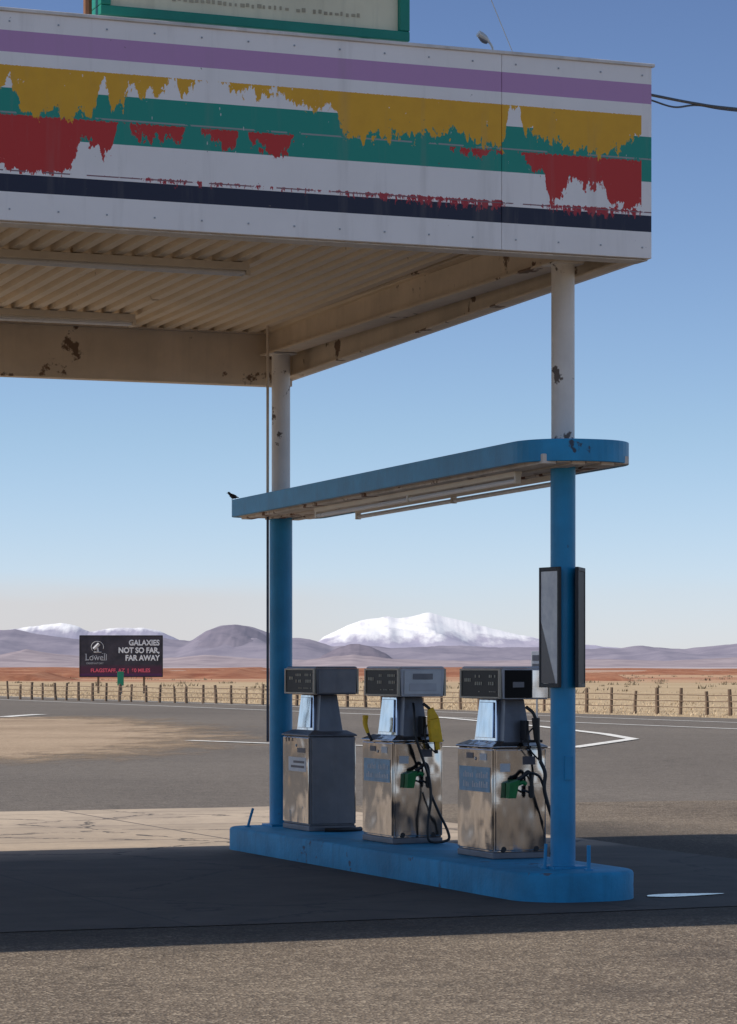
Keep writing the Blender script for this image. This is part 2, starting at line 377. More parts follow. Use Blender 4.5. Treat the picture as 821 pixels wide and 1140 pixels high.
# ------------------------------------------------------------------ distant terrain
def interp(P,x):
    if x<=P[0][0]: return P[0][1]
    for a,b in zip(P,P[1:]):
        if x<=b[0]:
            f=(x-a[0])/(b[0]-a[0]); return a[1]+(b[1]-a[1])*f
    return P[-1][1]
def terrain(name,prof,dist,depth,mat,nx=260,ny=26,rough=.22,seed=0,fs=1.0,jit=.5,oct=7):
    bm=bmesh.new(); k=dist/3195; x0,x1=prof[0][0],prof[-1][0]; rows=[]
    for j in range(ny+1):
        yy=-1+2*j/ny; row=[]
        for i in range(nx+1):
            b=x0+(x1-x0)*i/nx; h=interp(prof,b)
            if h>4: h+=jit*noise.fractal(Vector((b*.07,seed,0)),1,2,5)*1.6
            h*=k
            X=b*k; Y=dist+yy*depth
            sh=max(0,1-abs(yy)**.95)
            rg=noise.fractal(Vector((X*fs/depth*1.6,yy*1.6*fs,seed)),1.0,2.0,oct)
            rid=(1-abs(noise.fractal(Vector((X*fs/depth*2.6+yy*1.2,yy*.9,seed+5)),1,2,min(4,oct)))*2)
            z=h*(sh+(rg*.35+(rid-.75)*.5)*rough*4*sh*(1-sh)*1.7)
            z=min(z,h*(.97+.03*sh))
            if j in (0,ny): z=-2
            row.append(bm.verts.new((X,Y,z)))
        rows.append(row)
    for a,b in zip(rows,rows[1:]):
        for i in range(nx): bm.faces.new((a[i],a[i+1],b[i+1],b[i]))
    o=new_obj(name,bm,mat,smooth=False)
    o.data.polygons.foreach_set('use_smooth',[True]*len(o.data.polygons)); o['kind']='structure'; return o
def mountain_mat(name,lo,hi,snowz=None,soft=30,scale=.01,haze=(.38,.43,.56),hz=.22,wob=6,snow=(.70,.69,.70)):
    M=NT(name); x,y,z=M.xyz()[:3]
    c=M.mix(M.ramp(M.noise(scale,None,8,.65),.38,.62),lo,hi)
    if snowz is not None:
        nn=M.math('SUBTRACT',M.noise(scale*1.6,M.mapping(M.tc.outputs['Object'],(1.6,.5,.6)),8,.6),.5)
        zz=M.math('ADD',z,M.math('MULTIPLY',nn,soft*wob))
        s=M.ramp(zz,snowz,snowz+soft*1.6)
        rk=M.ramp(M.noise(scale*1.5,M.mapping(M.tc.outputs['Object'],(1.8,.4,.7),(40,0,0)),7,.6),.54,.72,1,.5)
        c=M.mix(M.math('MULTIPLY',s,rk),c,snow)
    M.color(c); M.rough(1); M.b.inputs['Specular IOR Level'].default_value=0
    M.b.inputs['Emission Color'].default_value=(*haze,1); M.b.inputs['Emission Strength'].default_value=hz  # distance haze painted as constant glow, besides the bluish base colours
    return M.m
u=lambda L:[(a-410.5,742-b) for a,b in L]
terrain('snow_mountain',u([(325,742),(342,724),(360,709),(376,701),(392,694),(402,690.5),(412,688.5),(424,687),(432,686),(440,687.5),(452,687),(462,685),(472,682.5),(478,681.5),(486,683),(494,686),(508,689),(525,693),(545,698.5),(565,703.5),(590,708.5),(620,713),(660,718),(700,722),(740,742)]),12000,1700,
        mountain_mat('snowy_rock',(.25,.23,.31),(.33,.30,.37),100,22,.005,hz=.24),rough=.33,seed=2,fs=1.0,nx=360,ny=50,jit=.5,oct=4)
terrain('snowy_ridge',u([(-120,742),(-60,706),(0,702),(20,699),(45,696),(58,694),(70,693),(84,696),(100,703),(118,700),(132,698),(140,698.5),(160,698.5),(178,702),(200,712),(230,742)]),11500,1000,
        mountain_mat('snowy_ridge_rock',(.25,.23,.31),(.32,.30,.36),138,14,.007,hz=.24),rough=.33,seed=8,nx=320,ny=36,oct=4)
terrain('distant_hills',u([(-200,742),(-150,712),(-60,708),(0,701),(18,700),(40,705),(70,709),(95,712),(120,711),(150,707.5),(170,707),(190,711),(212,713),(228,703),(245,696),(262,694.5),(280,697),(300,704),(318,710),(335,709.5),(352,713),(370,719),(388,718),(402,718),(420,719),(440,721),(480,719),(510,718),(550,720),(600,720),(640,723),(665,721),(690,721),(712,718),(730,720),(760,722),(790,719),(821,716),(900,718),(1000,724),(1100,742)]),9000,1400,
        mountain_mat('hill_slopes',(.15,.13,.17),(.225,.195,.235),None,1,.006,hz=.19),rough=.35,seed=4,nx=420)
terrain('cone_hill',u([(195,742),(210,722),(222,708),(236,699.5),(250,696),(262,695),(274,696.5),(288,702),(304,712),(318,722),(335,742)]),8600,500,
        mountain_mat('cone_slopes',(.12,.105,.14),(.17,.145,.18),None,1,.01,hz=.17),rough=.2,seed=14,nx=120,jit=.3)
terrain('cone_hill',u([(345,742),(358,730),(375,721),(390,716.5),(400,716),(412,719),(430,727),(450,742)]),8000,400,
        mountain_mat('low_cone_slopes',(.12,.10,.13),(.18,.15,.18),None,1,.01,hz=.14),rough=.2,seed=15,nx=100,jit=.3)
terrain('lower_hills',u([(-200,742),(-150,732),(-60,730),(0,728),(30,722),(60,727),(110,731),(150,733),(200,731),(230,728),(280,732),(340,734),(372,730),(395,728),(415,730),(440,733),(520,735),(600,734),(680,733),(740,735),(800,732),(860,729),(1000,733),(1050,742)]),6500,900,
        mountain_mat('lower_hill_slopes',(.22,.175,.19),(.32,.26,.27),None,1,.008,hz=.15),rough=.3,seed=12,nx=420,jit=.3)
terrain('red_ridge',u([(-80,742),(-60,741.0),(-20,739.5),(60,739),(140,740.5),(230,740),(290,739),(300,741),(420,740),(520,739),(600,741),(700,740),(780,741),(900,740),(1000,742)]),1400,200,m_bank,rough=.6,seed=21,nx=380,ny=18,jit=0)
def bank(name,b0,b1,dist,depth,h,seed):
    bm=bmesh.new(); nx=120; ny=10; k=dist/3195; rows=[]
    for j in range(ny+1):
        yy=-1+2*j/ny; row=[]
        for i in range(nx+1):
            f=i/nx; b=(b0+(b1-b0)*f)*k; e=min(1,f*6,(1-f)*6)
            n1=noise.fractal(Vector((b*.12,yy*.6,seed)),1,2,6)
            z=h*e*max(0,(1-yy*yy))**.6*(1+.55*n1)-.03
            row.append(bm.verts.new((b,dist+yy*depth+n1*depth*.3,max(-.03,z))))
        rows.append(row)
    for a,b in zip(rows,rows[1:]):
        for i in range(nx): bm.faces.new((a[i],a[i+1],b[i+1],b[i]))
    o=new_obj(name,bm,m_bank,smooth=False); o.data.polygons.foreach_set('use_smooth',[True]*len(o.data.polygons)); o['kind']='structure'
bank('red_bank',-460,-80,420,40,1.15,1); bank('red_bank',-230,60,520,30,1.0,3); bank('red_bank',-560,-330,330,16,.9,5)
bank('red_mound',190,290,330,12,.9,7); bank('red_bank',40,220,460,30,.8,9); bank('red_bank',240,620,600,40,.8,11)

# ------------------------------------------------------------------ dry grass and scrub
def tufts(name,places,mat,h0,h1,blades,label,cat,spread=.5):
    bm=bmesh.new()
    for (x,y,sc_) in places:
        for _ in range(blades):
            a=random.uniform(0,6.28); r=random.uniform(0,spread)*sc_; h=random.uniform(h0,h1)*sc_
            bx,by=x+r*math.cos(a),y+r*math.sin(a); w=h*random.uniform(.12,.28); an=random.uniform(0,3.14)
            lx,ly=random.uniform(-.6,.6)*h,random.uniform(-.6,.6)*h
            bm.faces.new([bm.verts.new((bx-w*math.cos(an),by-w*math.sin(an),0)),bm.verts.new((bx+w*math.cos(an),by+w*math.sin(an),0)),bm.verts.new((bx+lx,by+ly,h))])
    me=bpy.data.meshes.new(name); bm.to_mesh(me); bm.free(); me.materials.append(mat)
    o=bpy.data.objects.new(name,me); COL.objects.link(o); tag(o,label,cat,None,'stuff'); return o
m_grass=basic('straw_grass',(.62,.48,.31),.9,0,.15,.3)
m_sage=basic('sage_scrub',(.24,.19,.12),.9,0,.35,.3)
pl=[]
for i in range(4600):
    k=random.uniform(-60,110); off=random.uniform(.2,1)**1.7*60*random.random()+.1
    p=e0+dr*k+nr*off
    if abs(p.x/p.y)<.17: pl.append((p.x,p.y,random.uniform(.5,1.2)))
tufts('dry_grass',pl,m_grass,.03,.11,9,'straw coloured dry grass along the highway verge','grass',.8)
pl=[]
for i in range(420):
    y=random.uniform(170,700); x=random.uniform(-.16,.16)*y; p=Vector((x,y))-e0
    if p.dot(nr)>25: pl.append((x,y,random.uniform(.6,1.3)*(1+y/1200)))
tufts('desert_scrub',pl,m_sage,.08,.24,14,'dark low desert scrub dotted over the plain','scrub',.5)

# ------------------------------------------------------------------ fence
fence=empty('wooden_fence',(0,0,0)); tag(fence,'weathered wooden post and rail fence along the highway','fence')
f0=Vector((-24,151)); f1=Vector((16,86)); fd=(f1-f0); fl=fd.length; fd/=fl
def post_mesh():
    bm=bmesh.new(); tube(bm,[(0,0,-.05),(.01,0,.4),(0,.01,.80)],lambda f:.064-.008*f,7); me=bpy.data.meshes.new('fence_post'); bm.to_mesh(me); bm.free(); me.materials.append(m_wood); return me
pm=post_mesh(); npst=58
for i in range(npst):
    o=bpy.data.objects.new('fence_post',pm); COL.objects.link(o); p=f0+fd*(fl*(i+random.uniform(-.10,.10))/(npst-1))
    o.parent=fence; o.location=(p.x,p.y,0); o.rotation_euler=(random.uniform(-.05,.05),random.uniform(-.05,.05),random.uniform(0,6)); s_=random.uniform(.88,1.12); w_=random.uniform(.8,1.2); o.scale=(w_,w_,s_)
for zz in (.26,.46,.66):
    bm=bmesh.new(); tube(bm,[(f0.x+fd.x*fl*i/60,f0.y+fd.y*fl*i/60-.06,zz+.04*noise.noise((i*.7,zz,0))) for i in range(61)],.017,5,curve=False); new_obj('fence_rail',bm,m_wood,fence)

# ------------------------------------------------------------------ billboard
def bbmat():
    M=NT('billboard_print'); x,y,z=M.xyz()[:3]
    c=M.mix(M.ramp(M.noise(1.2,None,6),.35,.7),(.022,.020,.03),(.075,.06,.075))
    c=M.mix(M.ramp(z,.72,.52),c,(.085,.02,.05)); c=M.mix(M.ramp(z,.20,.12),c,(.10,.02,.09))
    M.color(c); M.rough(.5); return M.m
bb=empty('billboard',(-14.65,170,0),(0,0,math.radians(4))); tag(bb,'dark billboard on wooden posts beside the highway','billboard')
bw,bz0,bz1=4.85,1.02,3.40
bm=bmesh.new(); box(bm,-bw/2,bw/2,-.06,.06,0,bz1-bz0); o=new_obj('panel',bm,bbmat(),bb,(0,0,bz0))
bm=bmesh.new()
for a in (-bw/2-.04,bw/2): box(bm,a,a+.04,-.1,.08,bz0-.04,bz1+.04)
box(bm,-bw/2,bw/2,-.1,.08,bz1,bz1+.05); box(bm,-bw/2,bw/2,-.1,.08,bz0-.05,bz0); new_obj('frame',bm,m_blackm,bb)
for px_ in (-1.35,0,1.35):
    bm=bmesh.new(); box(bm,px_-.06,px_+.06,.1,.24,-.05,bz1-.3); new_obj('post',bm,m_wood,bb)
rx=(math.pi/2,0,0); wt=basic('white_lettering',(.85,.85,.85),.6,0,.02,1); gy=basic('grey_lettering',(.55,.55,.57),.6,0,.02,1); pk=basic('pink_lettering',(.85,.12,.18),.6,0,.02,1)
for i,t in enumerate(['GALAXIES','NOT SO FAR,','FAR AWAY']):
    text_mesh('lettering',t,.45,wt,bb,(bw/2-.16,-.075,bz0+1.84-.45*i),rx,'RIGHT',.016,.90)
text_mesh('lettering','Lowell',.54,gy,bb,(-bw/2+.30,-.075,bz0+.95),rx,'LEFT',0,.9)
bm=bmesh.new() # serifs of the wordmark
x0=-bw/2+.30
for a,b,z in ((-.02,.12,.945),(-.02,.10,1.31),(.44,.56,1.22),(.66,.78,1.22),(1.12,1.24,.945),(1.26,1.38,.945),(1.10,1.20,1.34),(1.24,1.34,1.34)): box(bm,x0+a*.9,x0+b*.9,-.08,-.07,bz0+z-.0,bz0+z+.022)
new_obj('wordmark_serifs',bm,gy,bb)['kind']='stuff'
text_mesh('lettering','OBSERVATORY',.15,gy,bb,(-bw/2+.36,-.075,bz0+.72),rx,'LEFT',0,1)
text_mesh('lettering','FLAGSTAFF, AZ  |  60 MILES',.30,pk,bb,(-bw/2+.62,-.075,bz0+.25),rx,'LEFT',.010,.98)
# round observatory emblem with a telescope silhouette
bm=bmesh.new(); tube(bm,[(-1.62,-.08,1.66),(-1.30,-.08,1.98)],.10,8,curve=False); tube(bm,[(-1.40,-.08,1.74),(-1.36,-.08,1.50)],.06,8,curve=False)
tube(bm,[(-1.62,-.08,1.48),(-1.16,-.08,1.48)],.03,6,curve=False)
tube(bm,[(-1.40+.36*math.cos(a),-.08,1.78+.34*math.sin(a)) for a in [math.radians(d) for d in range(-20,235,15)]],.018,6)
new_obj('emblem',bm,gy,bb,(0,0,bz0-.05))
gs=empty('road_sign',(-12.35,143,0)); tag(gs,'small green highway sign on a thin post','road sign')
bm=bmesh.new(); tube(bm,[(0,0,-.05),(0,0,1.3)],.035,6,curve=False); new_obj('post',bm,m_galv,gs)
bm=bmesh.new(); box(bm,-.16,.16,-.06,-.04,.65,1.35); new_obj('panel',bm,m_lgreen,gs,bevel=.01)
ns=empty('notice_sign',(3.52,60,0)); tag(ns,'small pale notice sign on a grey post','sign')
bm=bmesh.new(); tube(bm,[(0,0,-.05),(0,0,1.9)],.02,6,curve=False); new_obj('post',bm,m_galv,ns)
bm=bmesh.new(); box(bm,-.12,.12,-.04,-.02,1.42,1.92); box(bm,-.10,.10,-.045,-.04,1.60,1.66,1); box(bm,-.10,.10,-.045,-.04,1.72,1.84,1); new_obj('panel',bm,[m_lwhite,m_greyp],ns,bevel=.004)

# ------------------------------------------------------------------ canopy
can=empty('station_canopy',(RX,RY,0),(0,0,TH)); tag(can,'flat filling station canopy with peeling striped fascia on round columns','canopy')
S0=-12.0; TB=7.35
ZT=5.61
bm=bmesh.new(); seams=[S0,-9.2,-6.8,-4.5,-.83,.273]
for a,b in zip(seams,seams[1:]): box(bm,a+.0015,b-.0015,-.80,-.765,4.33,ZT)
f=new_obj('fascia',bm,m_fascia,can,bevel=.003,seg=1); f['label']='white fascia with peeling yellow, green, red and navy stripes'
bm=bmesh.new(); box(bm,S0,.29,-.815,-.70,ZT,ZT+.022); new_obj('trim',bm,m_trim,can,bevel=.004)
bm=bmesh.new(); box(bm,S0,.262,-.762,-.60,4.318,4.328); new_obj('trim',bm,m_trim,can,bevel=.004)
bm=bmesh.new()
for k in range(40):
    s=.20-.31*k
    if s<S0: break
    for z in (4.40,5.55): box(bm,s-.005,s+.005,-.805,-.80,z-.005,z+.005)
new_obj('bolt',bm,m_galv,can)['kind']='stuff'
def side_bottom(t): return 4.33-(t+.8)*.0265
bm=bmesh.new()
def slab(t0,t1,za,zb,zt,s0,s1,mi=0): hexa(bm,[(s0,t0,za),(s1,t0,za),(s1,t1,zb),(s0,t1,zb),(s0,t0,zt),(s1,t0,zt),(s1,t1,zt),(s0,t1,zt)],mi)
slab(-.762,6.2,side_bottom(-.76),side_bottom(6.2),ZT-.01,.235,.270); slab(6.203,TB,4.42,4.42,ZT-.01,.235,.270)
new_obj('side_fascia',bm,m_fascia,can)
bm=bmesh.new()
def sl2(t0,t1,z0a,z0b,th,s0,s1): hexa(bm,[(s0,t0,z0a),(s1,t0,z0a),(s1,t1,z0b),(s0,t1,z0b),(s0,t0,z0a+th),(s1,t0,z0a+th),(s1,t1,z0b+th),(s0,t1,z0b+th)])
sl2(-.755,6.15,side_bottom(-.755)-.002,side_bottom(6.15)-.002,.012,.13,.233)
sl2(-.755,6.15,side_bottom(-.755)+.012,side_bottom(6.15)+.012,.30,.222,.233)
sl2(-.755,6.15,4.60,4.50,.012,.15,.221)
new_obj('edge_channel',bm,m_tan,can)
bm=bmesh.new()
sl2(-.76,5.93,4.392,4.336,.016,-.10,.10); sl2(-.76,5.93,4.41,4.352,.23,-.012,.012); sl2(-.76,5.93,4.642,4.584,.016,-.10,.10)
new_obj('beam',bm,m_tan,can)
bm=bmesh.new()
box(bm,S0,.22,5.97,5.985,4.10,4.53); box(bm,S0,.22,5.97,6.12,4.085,4.099); box(bm,S0,.22,5.90,6.05,4.531,4.545)
new_obj('cross_beam',bm,m_tan,can)
bm=bmesh.new(); box(bm,S0,.22,TB-.03,TB,4.42,ZT-.02); new_obj('rear_fascia',bm,m_tan,can)
# ribbed steel deck, crisp trapezoid ribs
bm=bmesh.new(); per=.155; prof=[]; s=S0
while s<.22:
    prof+=[(s,.0),(s+.070,.0),(s+.080,.045),(s+.145,.045)]; s+=per
prof=[p for p in prof if p[0]<=.225]
zc=lambda t:4.665-.0215*t
ts=[-.76,6.3,TB-.04]
rows=[[bm.verts.new((a,t,zc(t)+h)) for a,h in prof] for t in ts]
for A,B in zip(rows,rows[1:]):
    for i in range(len(prof)-1): bm.faces.new((A[i],A[i+1],B[i+1],B[i]))
new_obj('roof_deck',bm,m_deck,can)
bm=bmesh.new(); box(bm,S0,.23,-.74,TB-.05,4.76,4.80); new_obj('roof',bm,m_galv,can)
bm=bmesh.new(); box(bm,S0-.03,S0,-.80,TB,4.33,ZT-.02); new_obj('side_fascia',bm,m_fascia,can)
def fixture(s0,s1,t,z,name='light_fixture'):
    bm=bmesh.new(); hexa(bm,[(s0,t-.06,z-.06),(s1,t-.06,z-.06),(s1,t+.06,z-.06),(s0,t+.06,z-.06),(s0,t-.05,z),(s1,t-.05,z),(s1,t+.05,z),(s0,t+.05,z)])
    for d in (-.035,.035): tube(bm,[(s0+.03,t+d,z-.08),(s1-.03,t+d,z-.08)],.016,8,1,curve=False)
    box(bm,s0-.005,s0+.028,t-.06,t+.06,z-.10,z-.06); box(bm,s1-.028,s1+.005,t-.06,t+.06,z-.10,z-.06)
    new_obj(name,bm,[m_fixt,m_tube],can,bevel=.003)
fixture(-4.0,-1.5,2.3,4.61); fixture(-6.6,-4.05,2.3,4.61); fixture(-4.0,-1.5,5.15,4.55); fixture(-6.6,-4.05,5.15,4.55)
def column(s,t,rb,zt):
    bm=bmesh.new(); tube(bm,[(s,t,.20),(s,t,3.05)],rb,28,0,curve=False); tube(bm,[(s,t,3.051),(s,t,zt)],.081,28,1,curve=False)
    box(bm,s-.13,s+.13,t-.13,t+.13,.205,.225,0); box(bm,s-.11,s+.11,t-.11,t+.11,zt,zt+.012,1)
    return new_obj('column',bm,[m_blue,m_white],can,smooth=True)
column(0,0,.087,4.375); column(0,5.66,.100,4.322)
for (s,t,r) in ((0,0,.087),(0,5.66,.100)):
    bm=bmesh.new(); box(bm,s-.03,s+.03,t-r-.012,t-r+.01,.82,.98); new_obj('access_cover',bm,m_blue,can)
bm=bmesh.new(); tube(bm,[(-.195,5.46,4.62),(-.195,5.46,3.1)],.013,8,0,curve=False); tube(bm,[(-.195,5.46,3.099),(-.195,5.46,.95)],.012,8,1,curve=False)
new_obj('conduit',bm,[m_tan,m_conduit],can,smooth=True)

# roof sign
rs=empty('roof_sign',(RX,RY,0),(0,0,TH)); tag(rs,'faded cream sign with green frame on top of canopy','sign')
bm=bmesh.new(); box(bm,-3.46,-1.51,-.66,-.50,5.73,7.0); new_obj('panel',bm,m_signcream,rs)
bm=bmesh.new(); box(bm,-3.53,-1.44,-.70,-.46,5.665,5.728); box(bm,-3.53,-1.44,-.70,-.46,7.0,7.06); box(bm,-3.53,-3.462,-.70,-.46,5.73,6.998); box(bm,-1.508,-1.44,-.70,-.46,5.73,6.998)
new_obj('frame',bm,m_signgreen,rs,bevel=.006)
bm=bmesh.new()
for k in range(34):
    s=-3.05+.038*k; 
    if random.random()<.8: box(bm,s,s+random.uniform(.012,.028),-.664,-.661,5.80+random.uniform(-.004,.004),5.80+random.uniform(.015,.03))
new_obj('worn_lettering',bm,basic('faded_letter_grey',(.42,.37,.26),.7),rs)['kind']='stuff'
for s in (-3.3,-1.7):
    bm=bmesh.new(); tube(bm,[(s,-.56,4.79),(s,-.56,5.66)],.03,8,curve=False); new_obj('post',bm,m_brownpost,rs)
bm=bmesh.new(); tube(bm,[(-3.585,-.60,4.79),(-3.585,-.60,6.9)],.028,8,curve=False); new_obj('post',bm,m_brownpost,rs)
lp=empty('area_lamp',tuple(W(-.93,-.72,5.63)),(0,0,TH)); tag(lp,'small pale metal lamp on a curved arm above the fascia','lamp')
bm=bmesh.new(); tube(bm,[(.07,.0,-.02),(.065,-.01,.03),(.04,-.02,.062),(.01,-.02,.075)],.008,8); new_obj('arm',bm,m_lampm,lp,smooth=True)
bm=bmesh.new(); tube(bm,[(.035,-.02,.068),(0,-.022,.088),(-.045,-.025,.118)],lambda f:.010+.015*min(1,f*2.2)*(1 if f<.85 else .8),12); new_obj('lamp_hood',bm,m_lampm,lp,smooth=True)
bm=bmesh.new(); tube(bm,[(.02,-.024,.060),(-.01,-.026,.074),(-.045,-.029,.096)],lambda f:.006+.011*math.sin(math.pi*min(1,.1+f*.9)),10); new_obj('lamp_lens',bm,m_greyp,lp,smooth=True)
bm=bmesh.new(); c0=W(.275,-.78,5.43)
tube(bm,[c0,(2.28,20.1,5.545),(2.70,21.0,5.68),(4.2,24.4,6.25),(6.5,29.5,7.3)],.010,7)
cb=new_obj('power_cable',bm,m_black,smooth=True); tag(cb,'black power cable leaving the canopy corner','cable',group='overhead cables')
bm=bmesh.new(); tube(bm,[c0+Vector((0,0,-.035)),(2.1,19.7,5.44),(2.32,20.2,5.55),(2.70,21.0,5.665),(4.2,24.4,6.235),(6.5,29.5,7.28)],.007,6)
cb=new_obj('power_cable',bm,m_black,smooth=True); tag(cb,'black power cable leaving the canopy corner','cable',group='overhead cables')
bm=bmesh.new(); tube(bm,[W(-.70,-.7,5.64),W(-.88,-.68,6.05),W(-1.44,-.6,7.03)],.003,6,curve=False); cb=new_obj('guy_wire',bm,m_lampm,smooth=True); tag(cb,'thin guy wire bracing the rooftop sign','wire')

# ------------------------------------------------------------------ island shelf (low awning)
aw=empty('pump_awning',(RX,RY,0),(0,0,TH)); tag(aw,'long blue rounded awning over the fuel pumps','awning')
SL=.0140
P=rrect(-.42,.42,-.45,5.86,(.2,.12,.36,.36))
bm=bmesh.new(); Pi=rrect(-.385,.385,-.415,5.825,(.18,.1,.33,.33))
def ring(bm,A,B,z0,z1,slope,mi=0):
    n=len(A); g=lambda p,z:(p[0],p[1],z-slope*p[1])
    a0=[bm.verts.new(g(p,z0)) for p in A]; a1=[bm.verts.new(g(p,z1)) for p in A]; b0=[bm.verts.new(g(p,z0)) for p in B]; b1=[bm.verts.new(g(p,z1)) for p in B]
    for i in range(n):
        j=(i+1)%n
        for q in ((a0[i],a0[j],a1[j],a1[i]),(b0[j],b0[i],b1[i],b1[j]),(a1[i],a1[j],b1[j],b1[i]),(a0[j],a0[i],b0[i],b0[j])): bm.faces.new(q).material_index=mi
ring(bm,P,Pi,2.985,3.135,SL); new_obj('edge_band',bm,m_blue,aw,bevel=.004)
bm=bmesh.new(); prism(bm,Pi,3.07,3.10,0,0,0,SL); new_obj('top_panel',bm,m_blue,aw)
bm=bmesh.new()
for k in range(6):
    a=-.33+.11*k; zb=2.972+.012*(k%2)
    hexa(bm,[(a+.004,-.36,zb),(a+.106,-.36,zb),(a+.106,5.78,zb-SL*6.14),(a+.004,5.78,zb-SL*6.14),(a+.004,-.36,3.04),(a+.106,-.36,3.04),(a+.106,5.78,3.04-SL*6.14),(a+.004,5.78,3.04-SL*6.14)])
prism(bm,Pi,2.992,3.06,0,0,0,SL)
new_obj('soffit',bm,m_under,aw,bevel=.006)
for (s,t0,t1) in ((-.20,.30,4.25),(.18,.3,4.3)):
    bm=bmesh.new(); z=lambda t:2.955-SL*t
    hexa(bm,[(s-.02,t0,z(t0)-.02),(s+.02,t0,z(t0)-.02),(s+.02,t1,z(t1)-.02),(s-.02,t1,z(t1)-.02),(s-.03,t0,z(t0)+.012),(s+.03,t0,z(t0)+.012),(s+.03,t1,z(t1)+.012),(s-.03,t1,z(t1)+.012)])
    tube(bm,[(s,t0+.02,z(t0)-.05),(s,t1-.02,z(t1)-.05)],.017,8,1,curve=False)
    for q in (t0+.015,t1-.015,(t0+t1)/2): box(bm,s-.02,s+.02,q-.015,q+.015,z(q)-.07,z(q)-.02)
    new_obj('light_fixture',bm,[m_fixt,m_tube],aw)
bm=bmesh.new()
tube(bm,[(-.085,0,.03),(-.05,0,.038),(0,0,.05),(.035,0,.078),(.052,0,.092),(.066,0,.090)],lambda f:[.006,.012,.024,.030,.026,.018,.017,.017,.012,.004][min(9,int(f*9.99))],10)
tube(bm,[(.06,0,.09),(.082,0,.086)],lambda f:.005*(1-f)+.0008,6,curve=False)
for y in (-.01,.01): tube(bm,[(.0,y,.032),(.004,y,0)],.0025,5,curve=False)
bd=new_obj('bird',bm,basic('black_feathers',(.015,.014,.016),.6),None,W(-.40,5.80,3.135-SL*5.8),(0,0,math.radians(160)),smooth=True); bd.scale=(.7,.7,.7); tag(bd,'small dark bird perched on the end of the blue awning','bird')

# ------------------------------------------------------------------ island
P=rrect(-.48,.42,-.52,5.86,(.3,.26,.36,.36)); bm=bmesh.new()
a=[bm.verts.new((p[0],p[1],-.01)) for p in P]; 
cx,cy=-.03,2.67
def inset(k): return [(cx+(p[0]-cx)*(1-k/.45),cy+(p[1]-cy)*(1-k/3.19)) for p in P]
rings=[a]+[[bm.verts.new((p[0],p[1],z)) for p in inset(k)] for k,z in ((.0,.185),(.006,.20),(.02,.208))]
n=len(P)
for A,B in zip(rings,rings[1:]):
    for i in range(n): bm.faces.new((A[i],A[(i+1)%n],B[(i+1)%n],B[i]))
bm.faces.new(rings[-1]); bm.faces.new(rings[0][::-1])
isl=new_obj('pump_island',bm,m_bluek,None,(RX,RY,0),(0,0,TH),smooth=True); tag(isl,'raised blue painted concrete island carrying the fuel pumps','pump island')
def stub(s,t,h,lean,r=.014):
    bm=bmesh.new(); tube(bm,[(0,0,-.01),(lean*.5,0,h*.5),(lean,0,h)],r,8,curve=False); tube(bm,[(0,0,0),(0,0,.01)],r*2.2,10,curve=False)
    o=new_obj('pipe_stub',bm,m_blue,None,W(s,t,.208),(0,0,TH),smooth=True); tag(o,'short blue pipe sticking up from the island','pipe',group='pipe stubs on the island')
stub(.06,-.28,.17,0,.015); stub(-.15,-.02,.17,.01,.012); stub(-.33,5.6,.16,.05,.012)

# ------------------------------------------------------------------ poster frames on the column
def pframe(p0,p1,face,label):
    p0=Vector(p0);p1=Vector(p1); d=p1-p0; L=d.length; ang=math.atan2(d.y,d.x)
    e=empty('poster_frame',(p0.x,p0.y,1.455),(0,0,ang)); tag(e,label,'poster frame',group='poster frames on the blue column')
    H=.83; bm=bmesh.new(); y0,y1=-.012,.012; k=.022
    box(bm,0,k,y0,y1,0,H); box(bm,L-k,L,y0,y1,0,H); box(bm,k+.001,L-k-.001,y0,y1,0,.028); box(bm,k+.001,L-k-.001,y0,y1,H-.028,H)
    new_obj('frame',bm,m_blackm,e,bevel=.003)
    bm=bmesh.new(); box(bm,k+.001,L-k-.001,-.008,.008,.029,H-.029); new_obj('poster',bm,face,e)
    return e
M=NT('sun_faded_poster'); x,y,z=M.xyz()[:3]
c=M.mix(M.ramp(M.noise(7,None,4),.35,.65),(.50,.50,.52),(.74,.72,.69)); M.color(M.mix(M.math('GREATER_THAN',M.math('ADD',M.math('MULTIPLY',x,1.0),M.math('MULTIPLY',M.math('SUBTRACT',.42,z),.45)),.22),c,(.06,.055,.065))); M.rough(.25); m_poster=M.m  # dark lower wedge is a reflection painted onto the sheet
M=NT('dark_poster_back'); M.color((.012,.012,.018)); M.rough(.5); M.b.inputs['Specular IOR Level'].default_value=.2; m_dark=M.m
pframe((1.313,19.67),(1.191,19.90),m_poster,'narrow black framed poster panel with faded sheet on blue column')
pframe((1.430,19.70),(1.500,20.0),m_dark,'narrow black framed panel, dark side, on blue column')

